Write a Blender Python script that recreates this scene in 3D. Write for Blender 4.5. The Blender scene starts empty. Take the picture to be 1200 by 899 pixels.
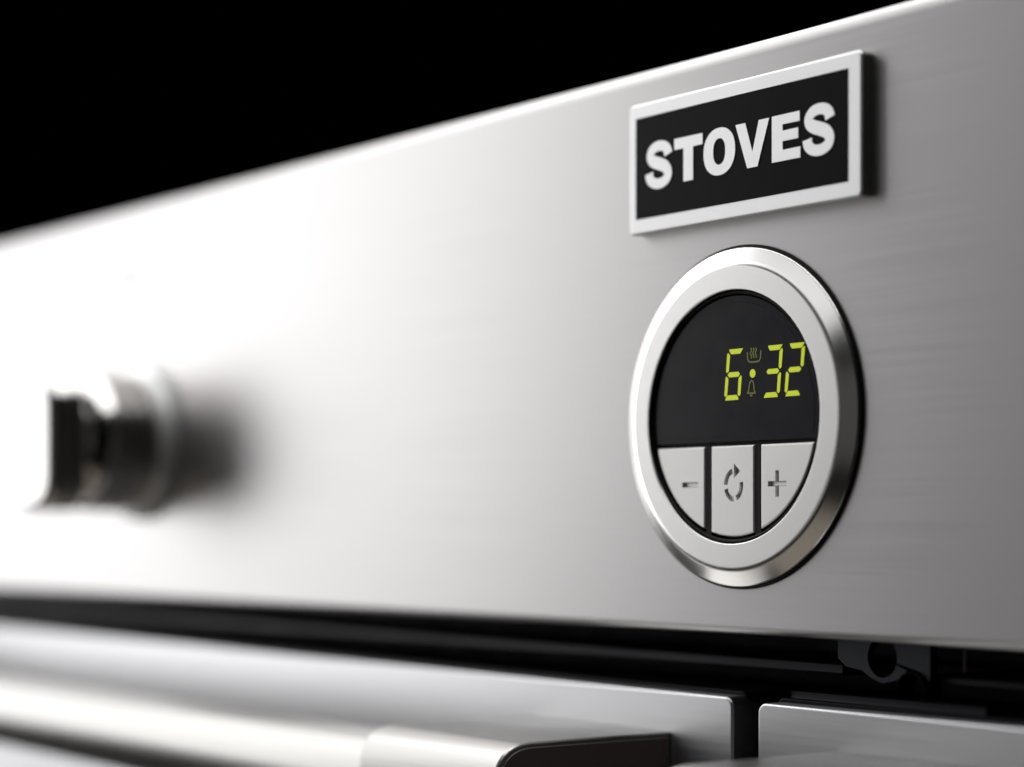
import bpy, bmesh, math, random
from mathutils import Vector, Matrix

random.seed(7)
scene = bpy.context.scene
COL = scene.collection
MM = 0.001
Z0 = 0.80            # eye height of the camera above the floor, metres

# ---------------------------------------------------------------- camera
cam_data = bpy.data.cameras.new('camera')
cam = bpy.data.objects.new('camera', cam_data)
COL.objects.link(cam)
YAW = math.atan(2500.0 / 1830.0)
cam.location = (0.3353, -0.307, Z0 - 0.0022)
cam.rotation_euler = (math.radians(90), 0, YAW)
cam_data.sensor_width = 36.0
cam_data.lens = 75.0
cam_data.shift_y = 167.5 / 1200.0
cam_data.clip_start = 0.01
cam_data.clip_end = 100.0
cam_data.dof.use_dof = True
cam_data.dof.focus_distance = 0.446
cam_data.dof.aperture_fstop = 5.5
scene.camera = cam

# ---------------------------------------------------------------- world: a dark studio
world = bpy.data.worlds.new('World')
scene.world = world
world.use_nodes = True
bgn = world.node_tree.nodes['Background']
bgn.inputs[0].default_value = (0.0, 0.0, 0.0, 1)
bgn.inputs[1].default_value = 0.0

# ---------------------------------------------------------------- studio softboxes and added fill lights
def softbox(name, loc, target, sx, sy, radiance, color=(1, 1, 1), spread=180):
    d = bpy.data.lights.new(name, 'AREA')
    d.shape = 'RECTANGLE'
    d.size, d.size_y = sx, sy
    d.energy = radiance * math.pi * sx * sy
    d.color = color
    d.spread = math.radians(spread)
    o = bpy.data.objects.new(name, d)
    COL.objects.link(o)
    o.location = (loc[0], loc[1], loc[2] + Z0)
    t = Vector((target[0], target[1], target[2] + Z0))
    o.rotation_euler = (t - o.location).to_track_quat('-Z', 'Y').to_euler()
    return o

softbox('softbox_main', (-1.45, -0.50, 0.40), (-0.20, 0, 0.02), 1.0, 1.35, 2.88)
softbox('front_fill', (-1.00, -1.25, 0.05), (0.0, 0, 0.02), 1.1, 0.9, 0.24)  # added weak fill for the grey right end of the panel
softbox('softbox_front_top', (-0.56, -0.92, 0.84), (0.0, 0, 0.05), 1.35, 0.45, 0.95)
softbox('softbox_top', (-0.42, 0.15, 1.02), (-0.34, 0.15, 0.0), 1.2, 2.1, 3.1)
softbox('low_bounce_fill', (-0.45, -0.65, -0.80), (-0.10, 0, 0.0), 1.3, 0.7, 0.22, (1.0, 0.88, 0.74))  # added warm light standing in for bounce from the floor below
softbox('room_fill', (0.15, -1.50, 0.05), (0.0, 0, 0.0), 0.9, 0.8, 0.06, (1.0, 0.95, 0.93))  # added dim light standing in for the room mirrored in the bezel

scene.view_settings.view_transform = 'Standard'
scene.view_settings.look = 'None'
scene.view_settings.exposure = 0.0
scene.view_settings.gamma = 1.0
scene.view_settings.use_curve_mapping = False
scene.render.engine = 'CYCLES'
scene.cycles.use_denoising = True
scene.cycles.max_bounces = 8
scene.cycles.sample_clamp_indirect = 8.0

# ---------------------------------------------------------------- materials
def mat(name, color, metallic=0.0, rough=0.5, aniso=0.0, tangent=None, emit=None, emit_s=0.0, spec=0.5, coat=0.0):
    m = bpy.data.materials.new(name)
    m.use_nodes = True
    nt = m.node_tree
    b = nt.nodes['Principled BSDF']
    b.inputs['Base Color'].default_value = (*color, 1)
    b.inputs['Metallic'].default_value = metallic
    b.inputs['Roughness'].default_value = rough
    b.inputs['Anisotropic'].default_value = aniso
    b.inputs['Specular IOR Level'].default_value = spec
    b.inputs['Coat Weight'].default_value = coat
    b.inputs['Coat Roughness'].default_value = 0.06
    if tangent:
        c = nt.nodes.new('ShaderNodeCombineXYZ')
        for i in range(3):
            c.inputs[i].default_value = tangent[i]
        nt.links.new(c.outputs[0], b.inputs['Tangent'])
    if emit:
        b.inputs['Emission Color'].default_value = (*emit, 1)
        b.inputs['Emission Strength'].default_value = emit_s
    return m

def add_grain(m, scale, amount_rough, amount_col, bump=0.0, bump_dist=0.00002, detail=3.0):
    """directional grain: noise stretched by the object-space scale vector, into roughness, tone and fine relief"""
    nt = m.node_tree
    b = nt.nodes['Principled BSDF']
    tc = nt.nodes.new('ShaderNodeTexCoord')
    mp = nt.nodes.new('ShaderNodeMapping')
    mp.inputs['Scale'].default_value = scale
    nz = nt.nodes.new('ShaderNodeTexNoise')
    nz.inputs['Scale'].default_value = 1.0
    nz.inputs['Detail'].default_value = detail
    nt.links.new(tc.outputs['Object'], mp.inputs[0])
    nt.links.new(mp.outputs[0], nz.inputs['Vector'])
    r0 = b.inputs['Roughness'].default_value
    mr = nt.nodes.new('ShaderNodeMapRange')
    mr.inputs['From Min'].default_value = 0.3
    mr.inputs['From Max'].default_value = 0.7
    mr.inputs['To Min'].default_value = r0 - amount_rough
    mr.inputs['To Max'].default_value = r0 + amount_rough
    nt.links.new(nz.outputs[0], mr.inputs[0])
    nt.links.new(mr.outputs[0], b.inputs['Roughness'])
    if amount_col:
        c0 = list(b.inputs['Base Color'].default_value)[:3]
        mx = nt.nodes.new('ShaderNodeMix')
        mx.data_type = 'RGBA'
        mx.inputs['A'].default_value = (*[v * (1 - amount_col) for v in c0], 1)
        mx.inputs['B'].default_value = (*[min(1, v * (1 + amount_col)) for v in c0], 1)
        nt.links.new(nz.outputs[0], mx.inputs['Factor'])
        nt.links.new(mx.outputs['Result'], b.inputs['Base Color'])
    if bump:
        bp = nt.nodes.new('ShaderNodeBump')
        bp.inputs['Strength'].default_value = bump
        bp.inputs['Distance'].default_value = bump_dist
        nt.links.new(nz.outputs[0], bp.inputs['Height'])
        nt.links.new(bp.outputs[0], b.inputs['Normal'])
    return m

M = {}
M['steel'] = add_grain(mat('brushed_steel', (0.44, 0.427, 0.428), 1.0, 0.38, 0.5, (0, 0, 1)), (14, 300, 1900), 0.025, 0.055, 0.12)
M['door_steel'] = add_grain(mat('door_steel', (0.52, 0.52, 0.533), 1.0, 0.36, 0.45, (0, 0, 1)), (14, 300, 1700), 0.03, 0.06, 0.10)
M['satin'] = add_grain(mat('satin_silver', (0.80, 0.80, 0.80), 0.92, 0.5), (500, 500, 500), 0.02, 0.01, 0.0)
M['button'] = add_grain(mat('button_silver', (0.64, 0.63, 0.615), 0.92, 0.45, 0.3, (0, 0, 1)), (60, 300, 1500), 0.04, 0.03, 0.05)
M['bezel'] = add_grain(mat('bezel_silver', (0.86, 0.85, 0.835), 1.0, 0.20), (30, 30, 30), 0.015, 0.01)
M['bezel_face'] = add_grain(mat('bezel_satin', (0.81, 0.80, 0.79), 0.9, 0.52), (400, 400, 400), 0.02, 0.01)
M['chrome'] = add_grain(mat('knob_chrome', (0.74, 0.72, 0.70), 1.0, 0.16), (60, 60, 60), 0.03, 0.02)
M['handle'] = add_grain(mat('handle_satin', (0.37, 0.362, 0.352), 1.0, 0.34, 0.4, (0, 0, 1)), (10, 800, 2000), 0.04, 0.03, 0.05)
M['end'] = add_grain(mat('handle_end_dark', (0.09, 0.073, 0.066), 0.0, 0.4, spec=0.5), (300, 300, 300), 0.04, 0.03)
M['black_enamel'] = add_grain(mat('black_enamel', (0.008, 0.008, 0.010), 0.0, 0.35, spec=0.04), (40, 40, 40), 0.02, 0.05)
M['black_plastic'] = add_grain(mat('black_plastic', (0.003, 0.003, 0.003), 0.0, 0.5, spec=0.12), (600, 600, 600), 0.05, 0.1)
M['glass'] = add_grain(mat('smoked_window', (0.011, 0.0105, 0.0145), 0.0, 0.25, spec=0.14), (200, 200, 200), 0.02, 0.05)
M['letter'] = add_grain(mat('letter_silver', (0.87, 0.87, 0.87), 0.9, 0.55), (900, 900, 900), 0.04, 0.02)
M['print'] = mat('panel_print', (0.10, 0.10, 0.10), 0.0, 0.5)
M['carcass'] = add_grain(mat('carcass_black', (0.005, 0.0045, 0.005), 0.0, 0.55, spec=0.12), (90, 90, 90), 0.06, 0.15)
M['rail'] = add_grain(mat('rail_dark_steel', (0.014, 0.014, 0.016), 1.0, 0.45), (20, 400, 400), 0.06, 0.1)
M['hinge'] = add_grain(mat('hinge_dark_steel', (0.030, 0.031, 0.036), 1.0, 0.48), (200, 200, 200), 0.06, 0.1)
M['lit'] = mat('lit_segment', (0.02, 0.02, 0.0), 0.0, 0.4, emit=(0.45, 0.52, 0.010), emit_s=1.0)
M['lit_dim'] = mat('dim_symbol', (0.02, 0.02, 0.0), 0.0, 0.4, emit=(0.62, 0.66, 0.03), emit_s=0.11)

# ---------------------------------------------------------------- mesh helpers (millimetres; p = how far it stands out of the panel)
def V(x, p, z):
    return (x * MM, -p * MM, z * MM + Z0)

def link(name, bm, material, parent=None, smooth=35):
    me = bpy.data.meshes.new(name)
    bmesh.ops.recalc_face_normals(bm, faces=bm.faces[:])
    bm.to_mesh(me)
    bm.free()
    me.materials.append(material)
    if smooth:
        me.polygons.foreach_set('use_smooth', [True] * len(me.polygons))
        me.set_sharp_from_angle(angle=math.radians(smooth))
    o = bpy.data.objects.new(name, me)
    COL.objects.link(o)
    if smooth:
        w = o.modifiers.new('weighted_normal', 'WEIGHTED_NORMAL')
        w.keep_sharp = True
        w.weight = 100
    if parent is not None:
        o.parent = parent
        o.matrix_parent_inverse = parent_inverse(parent)
    return o

def parent_inverse(parent):
    """meshes are modelled in place: only the root empty carries a transform"""
    if parent.parent is None and parent.type == 'EMPTY':
        return Matrix.Translation(parent.location).inverted()
    return Matrix.Identity(4)

def thing(name, label, cat, loc, group=None):
    o = bpy.data.objects.new(name, None)
    COL.objects.link(o)
    o.location = V(*loc)
    o.empty_display_size = 0.01
    o['label'] = label
    o['category'] = cat
    if group:
        o['group'] = group
    return o

def prism(poly, p0, p1, bevel=0.0, seg=2, front_only=True):
    """extrude an (x, z) outline from p0 (back) to p1 (front), front rim bevelled"""
    bm = bmesh.new()
    back = [bm.verts.new(V(x, p0, z)) for x, z in poly]
    front = [bm.verts.new(V(x, p1, z)) for x, z in poly]
    n = len(poly)
    bm.faces.new(back[::-1])
    ff = bm.faces.new(front)
    for i in range(n):
        bm.faces.new((back[i], back[(i + 1) % n], front[(i + 1) % n], front[i]))
    bmesh.ops.recalc_face_normals(bm, faces=bm.faces[:])
    if bevel:
        bmesh.ops.bevel(bm, geom=list(ff.edges), offset=bevel * MM, segments=seg, affect='EDGES', profile=0.5, clamp_overlap=True)
    return bm

def rrect(x0, x1, z0, z1, r, n=6):
    pts = []
    for cx, cz, a0 in ((x1 - r, z1 - r, 0), (x0 + r, z1 - r, 90), (x0 + r, z0 + r, 180), (x1 - r, z0 + r, 270)):
        for i in range(n + 1):
            a = math.radians(a0 + 90 * i / n)
            pts.append((cx + r * math.cos(a), cz + r * math.sin(a)))
    return pts

def lathe(profile, cx, cz, n=128, closed=False):
    """revolve (radius, p) pairs about the panel normal through (cx, cz)"""
    bm = bmesh.new()
    rings = []
    for r, p in profile:
        if r < 1e-6:
            rings.append([bm.verts.new(V(cx, p, cz))])
        else:
            rings.append([bm.verts.new(V(cx + r * math.cos(2 * math.pi * i / n), p, cz + r * math.sin(2 * math.pi * i / n))) for i in range(n)])
    pairs = list(zip(rings[:-1], rings[1:]))
    if closed:
        pairs.append((rings[-1], rings[0]))
    for a, b in pairs:
        for i in range(n):
            j = (i + 1) % n
            if len(a) == 1 and len(b) == 1:
                continue
            if len(a) == 1:
                bm.faces.new((a[0], b[i], b[j]))
            elif len(b) == 1:
                bm.faces.new((a[i], a[j], b[0]))
            else:
                bm.faces.new((a[i], a[j], b[j], b[i]))
    return bm

def round_profile(pts, radii, n=5):
    """round the corners of an open polyline"""
    out = [pts[0]]
    for i in range(1, len(pts) - 1):
        p0, p1, p2 = Vector(pts[i - 1]), Vector(pts[i]), Vector(pts[i + 1])
        r = radii[i]
        if r <= 0:
            out.append(tuple(p1))
            continue
        d0, d1 = (p0 - p1).normalized(), (p2 - p1).normalized()
        a, b = p1 + d0 * r, p1 + d1 * r
        for k in range(n + 1):
            t = k / n
            out.append(tuple(a * (1 - t) ** 2 + p1 * 2 * t * (1 - t) + b * t * t))
    out.append(pts[-1])
    return out

def extrude_x(profile, x0, x1, closed=True, caps=True, bevel=0.0, seg=3):
    """extrude a (p, z) outline along the panel from x0 to x1"""
    bm = bmesh.new()
    A = [bm.verts.new(V(x0, p, z)) for p, z in profile]
    B = [bm.verts.new(V(x1, p, z)) for p, z in profile]
    n = len(profile)
    for i in range(n if closed else n - 1):
        j = (i + 1) % n
        bm.faces.new((A[i], A[j], B[j], B[i]))
    fs = []
    if caps:
        fs = [bm.faces.new(A[::-1]), bm.faces.new(B)]
    bmesh.ops.recalc_face_normals(bm, faces=bm.faces[:])
    if bevel and fs:
        es = set(fs[0].edges) | set(fs[1].edges)
        bmesh.ops.bevel(bm, geom=list(es), offset=bevel * MM, segments=seg, affect='EDGES', profile=0.5, clamp_overlap=True)
    return bm

def box(x0, x1, p0, p1, z0, z1, bevel=0.0, seg=3):
    bm = bmesh.new()
    bmesh.ops.create_cube(bm, size=1.0)
    for v in bm.verts:
        v.co = Vector(V(x0 + (v.co.x + .5) * (x1 - x0), p0 + (v.co.y + .5) * (p1 - p0), z0 + (v.co.z + .5) * (z1 - z0)))
    if bevel:
        bmesh.ops.bevel(bm, geom=bm.edges[:], offset=bevel * MM, segments=seg, affect='EDGES', profile=0.5, clamp_overlap=True)
    return bm

def catmull(pts, n=8):
    out = []
    P = [2 * Vector(pts[0]) - Vector(pts[1])] + [Vector(p) for p in pts] + [2 * Vector(pts[-1]) - Vector(pts[-2])]
    for i in range(1, len(P) - 2):
        for k in range(n):
            t = k / n
            a, b, c, d = P[i - 1], P[i], P[i + 1], P[i + 2]
            out.append(0.5 * ((2 * b) + (c - a) * t + (2 * a - 5 * b + 4 * c - d) * t * t + (3 * b - a - 3 * c + d) * t ** 3))
    out.append(P[-2])
    return out

def stroke(bm, pts, w, p0, p1, closed=False):
    """a flat ribbon of width w (number or list) along pts, with thickness"""
    n = len(pts)
    pts = [Vector(p) for p in pts]
    rows = []
    for i, q in enumerate(pts):
        a = pts[(i - 1) % n] if (closed or i > 0) else q
        b = pts[(i + 1) % n] if (closed or i < n - 1) else q
        t = (b - a).normalized()
        nn = Vector((-t.y, t.x))
        h = (w[i] if isinstance(w, (list, tuple)) else w) / 2
        l, r = q + nn * h, q - nn * h
        rows.append([bm.verts.new(V(l.x, p1, l.y)), bm.verts.new(V(r.x, p1, r.y)), bm.verts.new(V(r.x, p0, r.y)), bm.verts.new(V(l.x, p0, l.y))])
    m = n if closed else n - 1
    for i in range(m):
        a, b = rows[i], rows[(i + 1) % n]
        for k in range(4):
            bm.faces.new((a[k], a[(k + 1) % 4], b[(k + 1) % 4], b[k]))
    if not closed:
        bm.faces.new(rows[0])
        bm.faces.new(rows[-1][::-1])

# ================================================================ control panel
PX0, PX1 = -780.0, 330.0
cooker = thing('range_cooker', 'stainless steel range cooker front with black STOVES badge, clock and knob', 'cooker', (0, -200, -800))
ZT, ZB = 100.7, -25.2
outer = round_profile([(-60, ZT), (0, ZT), (0, ZB), (-16, ZB)], [0, 3.6, 2.0, 0], n=8)
inner = round_profile([(-60, ZT - 1.2), (-1.2, ZT - 1.2), (-1.2, ZB + 1.2), (-16, ZB + 1.2)], [0, 2.4, 0.8, 0], n=8)
panel = link('control_panel', extrude_x(outer + inner[::-1], PX0, PX1), M['steel'], cooker)
panel['label'] = 'wide brushed steel panel across the cooker front'
# small printed mark above the knob
bm = bmesh.new()
stroke(bm, [(-293 + 2.6 * math.cos(2 * math.pi * i / 32), 78 + 2.6 * math.sin(2 * math.pi * i / 32)) for i in range(32)], 0.8, 0.0, 0.06, closed=True)
link('printed_mark', bm, M['print'], panel, smooth=0)

# ================================================================ name badge
bm = prism(rrect(-35.6, 36.6, 62.9, 92.0, 1.3), 0.02, 2.9, bevel=0.55, seg=4)
badge = link('name_badge', bm, M['satin'], cooker)
badge.data.materials.append(M['bezel'])
for f in badge.data.polygons:
    if abs(f.normal[1]) < .3:
        f.material_index = 1
badge['label'] = 'rectangular silver framed black badge reading STOVES'
link('plate', prism(rrect(-33.2, 32.9, 66.3, 88.8, 0.15, 2), 2.5, 2.97), M['black_enamel'], badge, smooth=0)
LP0, LP1 = 2.9, 3.12
def letter(build, label):
    bm = bmesh.new()
    build(bm)
    o = link('letter', bm, M['letter'], badge, smooth=30)
    o['label'] = label
    return o
def polyletter(*polys):
    def f(bm):
        for poly in polys:
            back = [bm.verts.new(V(x, LP0, z)) for x, z in poly]
            front = [bm.verts.new(V(x, LP1, z)) for x, z in poly]
            bm.faces.new(front); bm.faces.new(back[::-1])
            n = len(poly)
            for i in range(n):
                bm.faces.new((back[i], back[(i + 1) % n], front[(i + 1) % n], front[i]))
    return f
def s_letter(x0, x1, z0, z1):
    W, H = x1 - x0, z1 - z0
    pts = [(.845, .685), (.80, .80), (.67, .885), (.49, .905), (.31, .87), (.195, .76), (.22, .645), (.36, .565),
           (.55, .505), (.74, .425), (.835, .30), (.79, .175), (.64, .105), (.47, .09), (.30, .125), (.175, .22), (.145, .345)]
    c = catmull([(x0 + a * W, z0 + b * H) for a, b in pts], 5)
    n = len(c)
    w = []
    for i in range(n):
        t = i / (n - 1)
        mid = math.exp(-((t - .5) / .16) ** 2)
        end = max(0.0, 1 - min(t, 1 - t) / .13)
        w.append(H * (.222 + .05 * mid + .045 * end))
    def f(bm):
        stroke(bm, c, w, LP0, LP1)
    return f
def o_letter(x0, x1, z0, z1, ix0, ix1, iz0, iz1):
    def f(bm):
        n = 64
        def ring(a0, a1, b0, b1, p, e):
            out = []
            for i in range(n):
                t = 2 * math.pi * i / n
                cx, sx = math.cos(t), math.sin(t)
                out.append(bm.verts.new(V((a0 + a1) / 2 + (a1 - a0) / 2 * math.copysign(abs(cx) ** e, cx), p, (b0 + b1) / 2 + (b1 - b0) / 2 * math.copysign(abs(sx) ** e, sx))))
            return out
        R = [ring(x0, x1, z0, z1, LP1, .92), ring(ix0, ix1, iz0, iz1, LP1, .88), ring(ix0, ix1, iz0, iz1, LP0, .88), ring(x0, x1, z0, z1, LP0, .92)]
        for k in range(4):
            a, b = R[k], R[(k + 1) % 4]
            for i in range(n):
                j = (i + 1) % n
                bm.faces.new((a[i], a[j], b[j], b[i]))
    return f
TB, TT = 72.85, 82.45
letter(s_letter(-29.75, -20.4, 72.5, 82.65), 'first silver letter S')
letter(polyletter([(-19.85, 82.4), (-19.85, 80.0), (-16.8, 80.0), (-16.8, TB - .1), (-13.65, TB - .1), (-13.65, 80.0), (-10.55, 80.0), (-10.55, 82.4)]), 'silver letter T')
letter(o_letter(-10.2, -.15, 72.6, 82.7, -7.1, -3.25, 74.85, 80.45), 'silver letter O')
letter(polyletter([(-.05, TT), (3.6, TB), (6.75, TB), (10.3, TT), (7.15, TT), (5.2, 76.1), (3.0, TT)]), 'silver letter V')
letter(polyletter([(11.1, TT + .05), (11.1, TB + .1), (19.5, TB + .1), (19.5, 75.2), (14.3, 75.2), (14.3, 77.0), (18.9, 77.0), (18.9, 79.15), (14.3, 79.15), (14.3, 80.45), (19.3, 80.45), (19.3, TT + .05)]), 'silver letter E')
letter(s_letter(20.15, 29.45, 72.75, 82.95), 'last silver letter S')

# ================================================================ digital clock
CX, CZ = -2.0, 21.0
prof = round_profile([(36.0, 0.02), (36.0, 1.0), (32.4, 2.75), (26.9, 2.95), (26.65, 0.1)], [0, .35, .8, .3, 0], n=5)
clock = link('digital_clock', lathe(prof + [(26.65, 0.02)], CX, CZ, 160, closed=True), M['bezel'], cooker, smooth=50)
clock.data.materials.append(M['bezel_face'])
for f in clock.data.polygons:
    r = math.hypot(f.center[0] / MM - CX, (f.center[2] - Z0) / MM - CZ)
    if 26.8 < r < 32.0 and abs(f.normal[1]) > .8:
        f.material_index = 1
clock['label'] = 'round silver rimmed clock showing 6:32 above three buttons'
link('shadow_line_ring', lathe(round_profile([(36.0, 0.01), (36.55, 0.01), (36.55, .5), (36.02, .5)], [0, 0, .15, 0], 3), CX, CZ, 128), M['black_plastic'], clock)  # black ring modelled in place of the shadow line at the bezel foot
link('black_seat', lathe([(26.68, .03), (26.62, .3), (26.62, 2.2), (26.3, 2.3), (26.0, 2.1), (25.9, .35), (0, .35)], CX, CZ, 128), M['black_plastic'], clock, smooth=40)
# smoked display window: a disc cut off above the buttons
SPLIT = 15.9
def circ_seg(r, zcut, above=True, n=72):
    s = math.asin((zcut - CZ) / r)
    a0, a1 = (s, math.pi - s) if above else (math.pi - s, 2 * math.pi + s)
    return [(CX + r * math.cos(a0 + (a1 - a0) * i / n), CZ + r * math.sin(a0 + (a1 - a0) * i / n)) for i in range(n + 1)]
link('display_window', prism(circ_seg(25.75, SPLIT - .2), .3, 1.8, bevel=.2, seg=3), M['glass'], clock, smooth=25)
link('window_inset', prism(circ_seg(24.4, SPLIT + 1.0), 1.7, 1.86, bevel=.06, seg=1), M['glass'], clock, smooth=25)

# seven-segment digits on the window
DP0, DP1 = 1.82, 1.92
def seg_polys(x, z, w, h):
    sl = 0.105
    def sh(pts):
        return [(x + a + (b - h / 2) * sl, z + b) for a, b in pts]
    hh = h / 2
    th = 1.06          # height of the level bars
    v = 0.88           # width of the upright bars
    def upright(side, z0, z1):
        pts = [(0, z1 - .25), (.3, z1), (v, z1 - .62), (v * .92, z0 + .42), (.45, z0), (0, z0 + .3)]
        return sh([(a if side < 0 else w - a, b) for a, b in pts])
    return {
        'top': sh([(.55, h), (w - .2, h), (w - .95, h - th), (1.25, h - th), (.75, h - .5)]),
        'upper_left': upright(-1, hh + .42, h - .75),
        'upper_right': upright(1, hh + .42, h - .75),
        'middle': sh([(.62, hh), (1.1, hh + th / 2), (w - 1.1, hh + th / 2), (w - .62, hh), (w - 1.1, hh - th / 2), (1.1, hh - th / 2)]),
        'lower_left': upright(-1, .75, hh - .3),
        'lower_right': upright(1, .75, hh - .3),
        'bottom': sh([(.35, 0), (w - .5, 0), (w - .65, .5), (w - 1.2, th), (1.0, th), (.6, .6)]),
    }
LIT = {'6': 'top upper_left middle lower_left lower_right bottom', '3': 'top upper_right middle lower_right bottom', '2': 'top upper_right middle lower_left bottom'}
def digit(ch, x, z):
    polys = seg_polys(x, z, 5.0, 10.8)
    lit = LIT[ch].split()
    bm = bmesh.new()
    for k in lit:
        b2 = prism(polys[k], DP0, DP1)
        me = bpy.data.meshes.new('t'); b2.to_mesh(me); b2.free(); bm.from_mesh(me); bpy.data.meshes.remove(me)
    d = link('digit', bm, M['lit'], clock, smooth=0)
    d['label'] = 'glowing yellow green digit ' + ch
XO = 1.6   # the window stands proud of the panel, so the row sits a little to the right
digit('6', -6.0 + XO, 24.6)
digit('3', 6.0 + XO, 24.6)
digit('2', 12.5 + XO, 24.6)
link('colon_dot', prism([(2.35 + XO + .85 * math.cos(2 * math.pi * i / 24), 29.9 + .9 * math.sin(2 * math.pi * i / 24)) for i in range(24)], DP0, DP1), M['lit'], clock, smooth=0)
bm = bmesh.new()
def P2(pts):
    return [(a + XO, b) for a, b in pts]
stroke(bm, P2([(.75, 34.4), (.85, 33.0), (1.2, 32.45), (2.0, 32.3), (3.6, 32.3), (4.4, 32.45), (4.75, 33.0), (4.9, 34.6)]), .32, DP0, DP1)
for k in range(3):
    x = 1.85 + k * .75
    stroke(bm, P2([(x + .18 * math.sin(j * 1.1), 33.1 + j * .24) for j in range(10)]), .3, DP0, DP1)
link('pot_symbol', bm, M['lit_dim'], clock, smooth=0)
bm = bmesh.new()
stroke(bm, P2([(.7, 25.9), (1.15, 26.3), (1.3, 27.2), (1.55, 28.1), (2.05, 28.45), (2.55, 28.1), (2.75, 27.2), (2.85, 26.3), (3.2, 25.9)]), .3, DP0, DP1)
stroke(bm, P2([(.6, 25.85), (3.3, 25.75)]), .3, DP0, DP1)
stroke(bm, P2([(1.6, 25.5), (1.95, 25.15), (2.3, 25.5)]), .35, DP0, DP1)
link('bell_symbol', bm, M['lit_dim'], clock, smooth=0)

# three metal push buttons with engraved signs
BR = 25.35
def arc(x0, x1, n=24):
    """bottom arc of the button field from x1 back to x0"""
    out = []
    for i in range(n + 1):
        x = x1 + (x0 - x1) * i / n
        out.append((x, CZ - math.sqrt(max(BR * BR - (x - CX) ** 2, 0))))
    return out
def side_limit(z, s):
    return CX + s * math.sqrt(BR * BR - (z - CZ) ** 2)
BT = 14.95
def button_outline(kind):
    if kind == 'left':
        x1 = -10.75
        xa = side_limit(BT, -1)
        zb = CZ - math.sqrt(BR * BR - (x1 - CX) ** 2)
        a0 = math.atan2(BT - CZ, xa - CX); a1 = math.atan2(zb - CZ, x1 - CX)
        a0 += 2 * math.pi if a0 < 0 else 0; a1 += 2 * math.pi if a1 < 0 else 0
        return [(CX + BR * math.cos(a0 + (a1 - a0) * i / 28), CZ + BR * math.sin(a0 + (a1 - a0) * i / 28)) for i in range(29)] + [(x1, BT)]
    if kind == 'right':
        return [(2 * CX - x, z) for x, z in button_outline('left')][::-1]
    return [(-8.75, BT)] + arc(4.75, -8.75)[::1] + [(4.75, BT)]
def cutter(polys, p_top, depth, taper):
    bm = bmesh.new()
    for poly in polys:
        cx = sum(a for a, b in poly) / len(poly); cz = sum(b for a, b in poly) / len(poly)
        n = len(poly)
        # inset by moving along averaged edge normals
        ins = []
        area = sum(poly[i][0] * poly[(i + 1) % n][1] - poly[(i + 1) % n][0] * poly[i][1] for i in range(n))
        sgn = 1 if area > 0 else -1
        for i in range(n):
            a, b, c = Vector(poly[i - 1]), Vector(poly[i]), Vector(poly[(i + 1) % n])
            n1 = Vector((-(b - a).y, (b - a).x)).normalized(); n2 = Vector((-(c - b).y, (c - b).x)).normalized()
            m = (n1 + n2); m = m.normalized() / max(.5, m.normalized().dot(n1))
            ins.append(b + sgn * m * taper)
        top = [bm.verts.new(V(x, p_top + .3, z)) for x, z in poly]
        mid = [bm.verts.new(V(x, p_top, z)) for x, z in poly]
        bot = [bm.verts.new(V(q.x, p_top - depth, q.y)) for q in ins]
        bm.faces.new(top); bm.faces.new(bot[::-1])
        for A, B in ((top, mid), (mid, bot)):
            for i in range(n):
                j = (i + 1) % n
                bm.faces.new((A[i], A[j], B[j], B[i]))
    bmesh.ops.recalc_face_normals(bm, faces=bm.faces[:])
    me = bpy.data.meshes.new('cut'); bm.to_mesh(me); bm.free()
    o = bpy.data.objects.new('cut', me); COL.objects.link(o)
    return o
def ring_poly(cx, cz, rx, rz, w, a0, a1, n=14):
    outer = [(cx + (rx + w / 2) * math.cos(math.radians(a0 + (a1 - a0) * i / n)), cz + (rz + w / 2) * math.sin(math.radians(a0 + (a1 - a0) * i / n))) for i in range(n + 1)]
    inner_ = [(cx + (rx - w / 2) * math.cos(math.radians(a0 + (a1 - a0) * i / n)), cz + (rz - w / 2) * math.sin(math.radians(a0 + (a1 - a0) * i / n))) for i in range(n + 1)]
    return outer + inner_[::-1]
BPF = 2.25
for dx in (-10.62, 4.88):
    link('gap_dark_divider', box(dx, dx + 1.74, .3, 1.95, -6.2 + .5, BT), M['black_plastic'], clock, smooth=0)  # black strips added to darken the gaps between the buttons
def button(kind, polys, label):
    o = link('button', prism(button_outline(kind), .3, BPF, bevel=.42, seg=3), M['button'], None, smooth=0)
    c = cutter(polys, BPF, .7, .2)
    md = o.modifiers.new('b', 'BOOLEAN'); md.object = c; md.operation = 'DIFFERENCE'; md.solver = 'EXACT'
    dg = bpy.context.evaluated_depsgraph_get()
    me = bpy.data.meshes.new_from_object(o.evaluated_get(dg))
    o.modifiers.clear()
    old = o.data; o.data = me; bpy.data.meshes.remove(old)
    bpy.data.objects.remove(c)
    me.polygons.foreach_set('use_smooth', [True] * len(me.polygons))
    me.set_sharp_from_angle(angle=math.radians(22))
    w = o.modifiers.new('weighted_normal', 'WEIGHTED_NORMAL'); w.keep_sharp = True; w.weight = 100
    o.parent = clock; o.matrix_parent_inverse = parent_inverse(clock)
    o['label'] = label
    return o
button('left', [rrect(-18.2, -12.9, 6.25, 7.4, .2, 2)], 'left button engraved with a minus sign')
cyx, cyz = -1.6, 6.55
ar = [(cyx + .1, cyz + 4.6), (cyx + 2.1, cyz + 2.95), (cyx + .1, cyz + 1.4)]
button('middle', [ring_poly(cyx, cyz, 2.45, 2.95, 1.15, 98, 178), ring_poly(cyx, cyz, 2.45, 2.95, 1.15, 196, 272), ring_poly(cyx, cyz, 2.45, 2.95, 1.15, 290, 372), ar], 'middle button engraved with a circling arrow')
px_, pz_ = 11.75, 6.65
h, l = .56, 2.75
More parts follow.
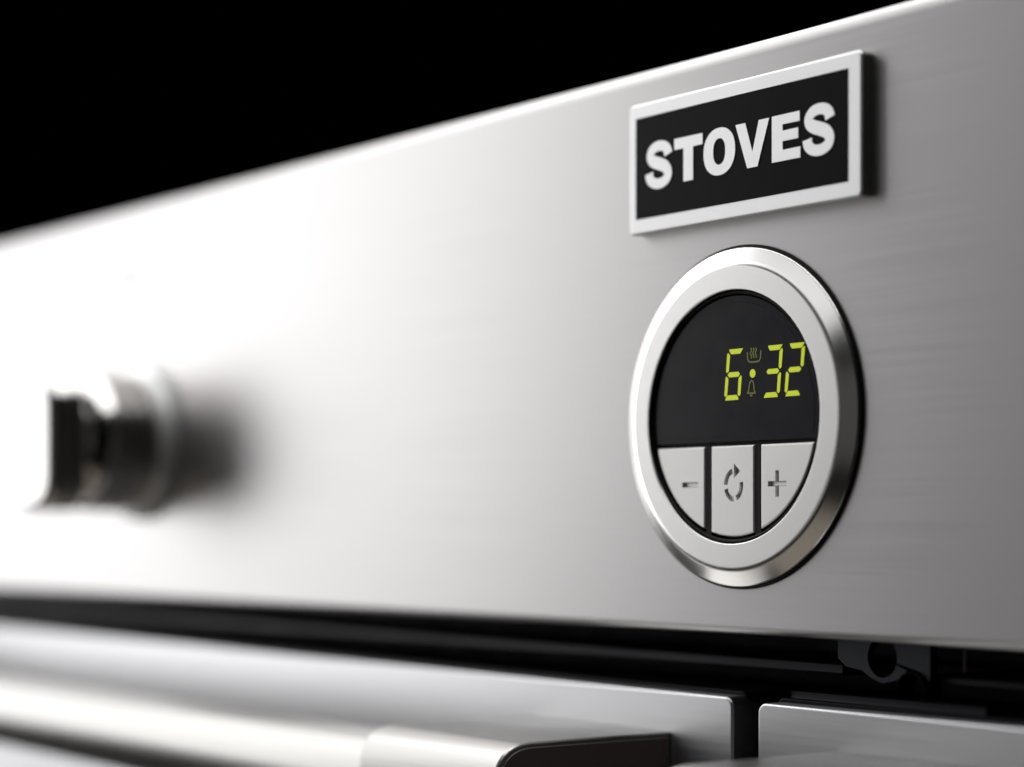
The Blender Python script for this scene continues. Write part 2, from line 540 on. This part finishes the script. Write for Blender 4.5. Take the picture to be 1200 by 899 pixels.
button('right', [[(px_ - l, pz_ - h), (px_ - h, pz_ - h), (px_ - h, pz_ - l), (px_ + h, pz_ - l), (px_ + h, pz_ - h), (px_ + l, pz_ - h), (px_ + l, pz_ + h), (px_ + h, pz_ + h), (px_ + h, pz_ + l), (px_ - h, pz_ + l), (px_ - h, pz_ + h), (px_ - l, pz_ + h)]], 'right button engraved with a plus sign')

# ================================================================ control knob
KX, KZ = -283.0, 24.4
knob = link('control_knob', lathe(round_profile([(0, 4.6), (21.6, 4.6), (22.0, 8.0), (21.6, 22.0), (17.6, 27.5), (0, 27.7)], [0, .4, 1.6, 3.0, 2.0, 0], 5), KX, KZ, 96), M['chrome'], cooker)
link('collar', lathe(round_profile([(0, .1), (24.4, .1), (24.4, 3.2), (22.6, 5.2), (0, 5.2)], [0, .3, 1.0, .8, 0], 4), KX, KZ, 96), M['satin'], knob)
knob['label'] = 'round chrome control knob with a raised finger grip'
link('grip', prism(rrect(KX - 15.0, KX + 15.0, KZ - 21.8, KZ + 21.3, 11.5, 10), 27.0, 39.0, bevel=4.0, seg=7), M['chrome'], knob)
link('indicator_line', prism(rrect(KX - .6, KX + .6, KZ + 11, KZ + 17, .4, 3), 38.9, 39.15), M['black_plastic'], knob, smooth=0)

# ================================================================ oven doors
def door(x0, x1, hinge_side, label):
    """hinge_side +1: the handle bracket sits near x1 (left door), -1: near x0"""
    zt = -38.7 if hinge_side > 0 else -39.3
    bm = prism(rrect(x0, x1, -300, zt, 2.2, 5), -14, 0, bevel=0.6, seg=4)
    d = link('oven_door', bm, M['door_steel'], cooker)
    d['label'] = label
    link('inner_frame', prism(rrect(x0 + .4, x1 - .4, -299, zt + 1.0, 2.2, 5), -34, -5.0, bevel=.5, seg=3), M['black_enamel'], d)
    if hinge_side < 0:
        link('seal_strip', box(x0 + 4, x0 + 58, -9, -5.5, zt + 1.0, zt + 2.6, .4, 2), M['rail'], d)
    # handle
    bx = x1 - 20.0 if hinge_side > 0 else x0 + 22.0
    s = hinge_side
    zc, r = -60.2, 11.0
    n = 40
    sec = [(36.5 + r * math.cos(2 * math.pi * i / n), zc + r * math.sin(2 * math.pi * i / n)) for i in range(n)]
    xe = (x0 + 20.0) if s > 0 else (x1 - 20.0)
    link('handle', extrude_x(sec, *sorted((bx - s * 50, xe + s * 50))), M['handle'], d)
    def bracket(xa, xb):
        pr = round_profile([(.02, -47.6), (48.2, -47.6), (48.2, -72.8), (.02, -72.8)], [0, 9.5, 9.5, 0], 8)
        return extrude_x(pr, min(xa, xb), max(xa, xb), bevel=.9, seg=3)
    link('handle_bracket', bracket(bx, bx - s * 53), M['handle'], d, smooth=40)
    link('handle_bracket', bracket(xe, xe + s * 53), M['handle'], d, smooth=40)
    def cap(x):
        pr = round_profile([(1.2, -48.7), (47.1, -48.7), (47.1, -71.7), (1.2, -71.7)], [0, 8.6, 8.6, 0], 8)
        return extrude_x(pr, min(x - s * .3, x + s * .3), max(x - s * .3, x + s * .3), bevel=.15, seg=1)
    link('end_cap', cap(bx), M['end'], d)
    return d
door(-560.0, -4.5, +1, 'left brushed steel oven door with bar handle, under the knob')
door(3.4, 320.0, -1, 'right brushed steel oven door, across the narrow black gap')

# ================================================================ dark cooker frame behind the gap
body = cooker
link('back_panel', box(PX0 + 4, PX1 - 4, -400, -45, -320, 90), M['carcass'], body, smooth=0)
link('side_panel', box(PX0 + .5, PX0 + 3.5, -400, -5, -320, 94), M['carcass'], body, smooth=0)
link('side_panel', box(PX1 - 3.5, PX1 - .5, -400, -5, -320, 94), M['carcass'], body, smooth=0)
link('rail', box(PX0 + 5, 16.8, -40, -12, -33.0, -31.0, .4, 2), M['rail'], body)
link('rail', box(43.2, PX1 - 5, -40, -12, -33.4, -31.9, .4, 2), M['rail'], body)
# hinge plate with a hole and a notch, hung from behind the panel
def hinge_plate():
    bm = bmesh.new()
    hx, hz, hr = 29.7, -28.9, 4.1
    outer_ = [(17.1, -20), (17.1, -29.6), (19.5, -31.2), (24.0, -31.8), (26.6, -33.2), (29.7, -34.1), (33.2, -33.4), (34.4, -32.9)]
    outer_ += [(38.2 - 4.2 * math.cos(math.radians(t)), -35.0 + 4.2 * math.sin(math.radians(t))) for t in (35, 60, 90, 120, 150)]
    outer_ += [(42.7, -33.0), (42.7, -20)]
    dense = []
    for i in range(len(outer_)):
        a, b = Vector(outer_[i]), Vector(outer_[(i + 1) % len(outer_)])
        k = max(1, int((b - a).length / 1.0))
        dense += [tuple(a.lerp(b, q / k)) for q in range(k)]
    outer_ = dense
    n = len(outer_)
    # loop of hole points matched to outline by angle, bridged
    angs = [math.atan2(z - hz, x - hx) for x, z in outer_]
    hole = [(hx + hr * math.cos(a), hz + hr * math.sin(a)) for a in angs]
    L = [[bm.verts.new(V(x, p, z)) for x, z in poly] for poly, p in ((outer_, -10), (hole, -10), (hole, -12), (outer_, -12))]
    for k in range(4):
        a, b = L[k], L[(k + 1) % 4]
        for i in range(n):
            j = (i + 1) % n
            bm.faces.new((a[i], a[j], b[j], b[i]))
    return bm
link('hinge_plate', hinge_plate(), M['hinge'], body, smooth=0)
link('hinge_pin', lathe([(3.55, -14), (3.55, -9.2), (3.75, -9.0), (3.95, -9.2), (3.95, -14)], 38.2, -35.2, 48), M['hinge'], body)
link('wire_pin', box(29.9, 30.3, -20, -19.6, -32, -22, .1, 1), M['rail'], body)
link('wire_pin', box(50.0, 50.4, -12, -11.6, -30.8, -22, .1, 1), M['end'], body)
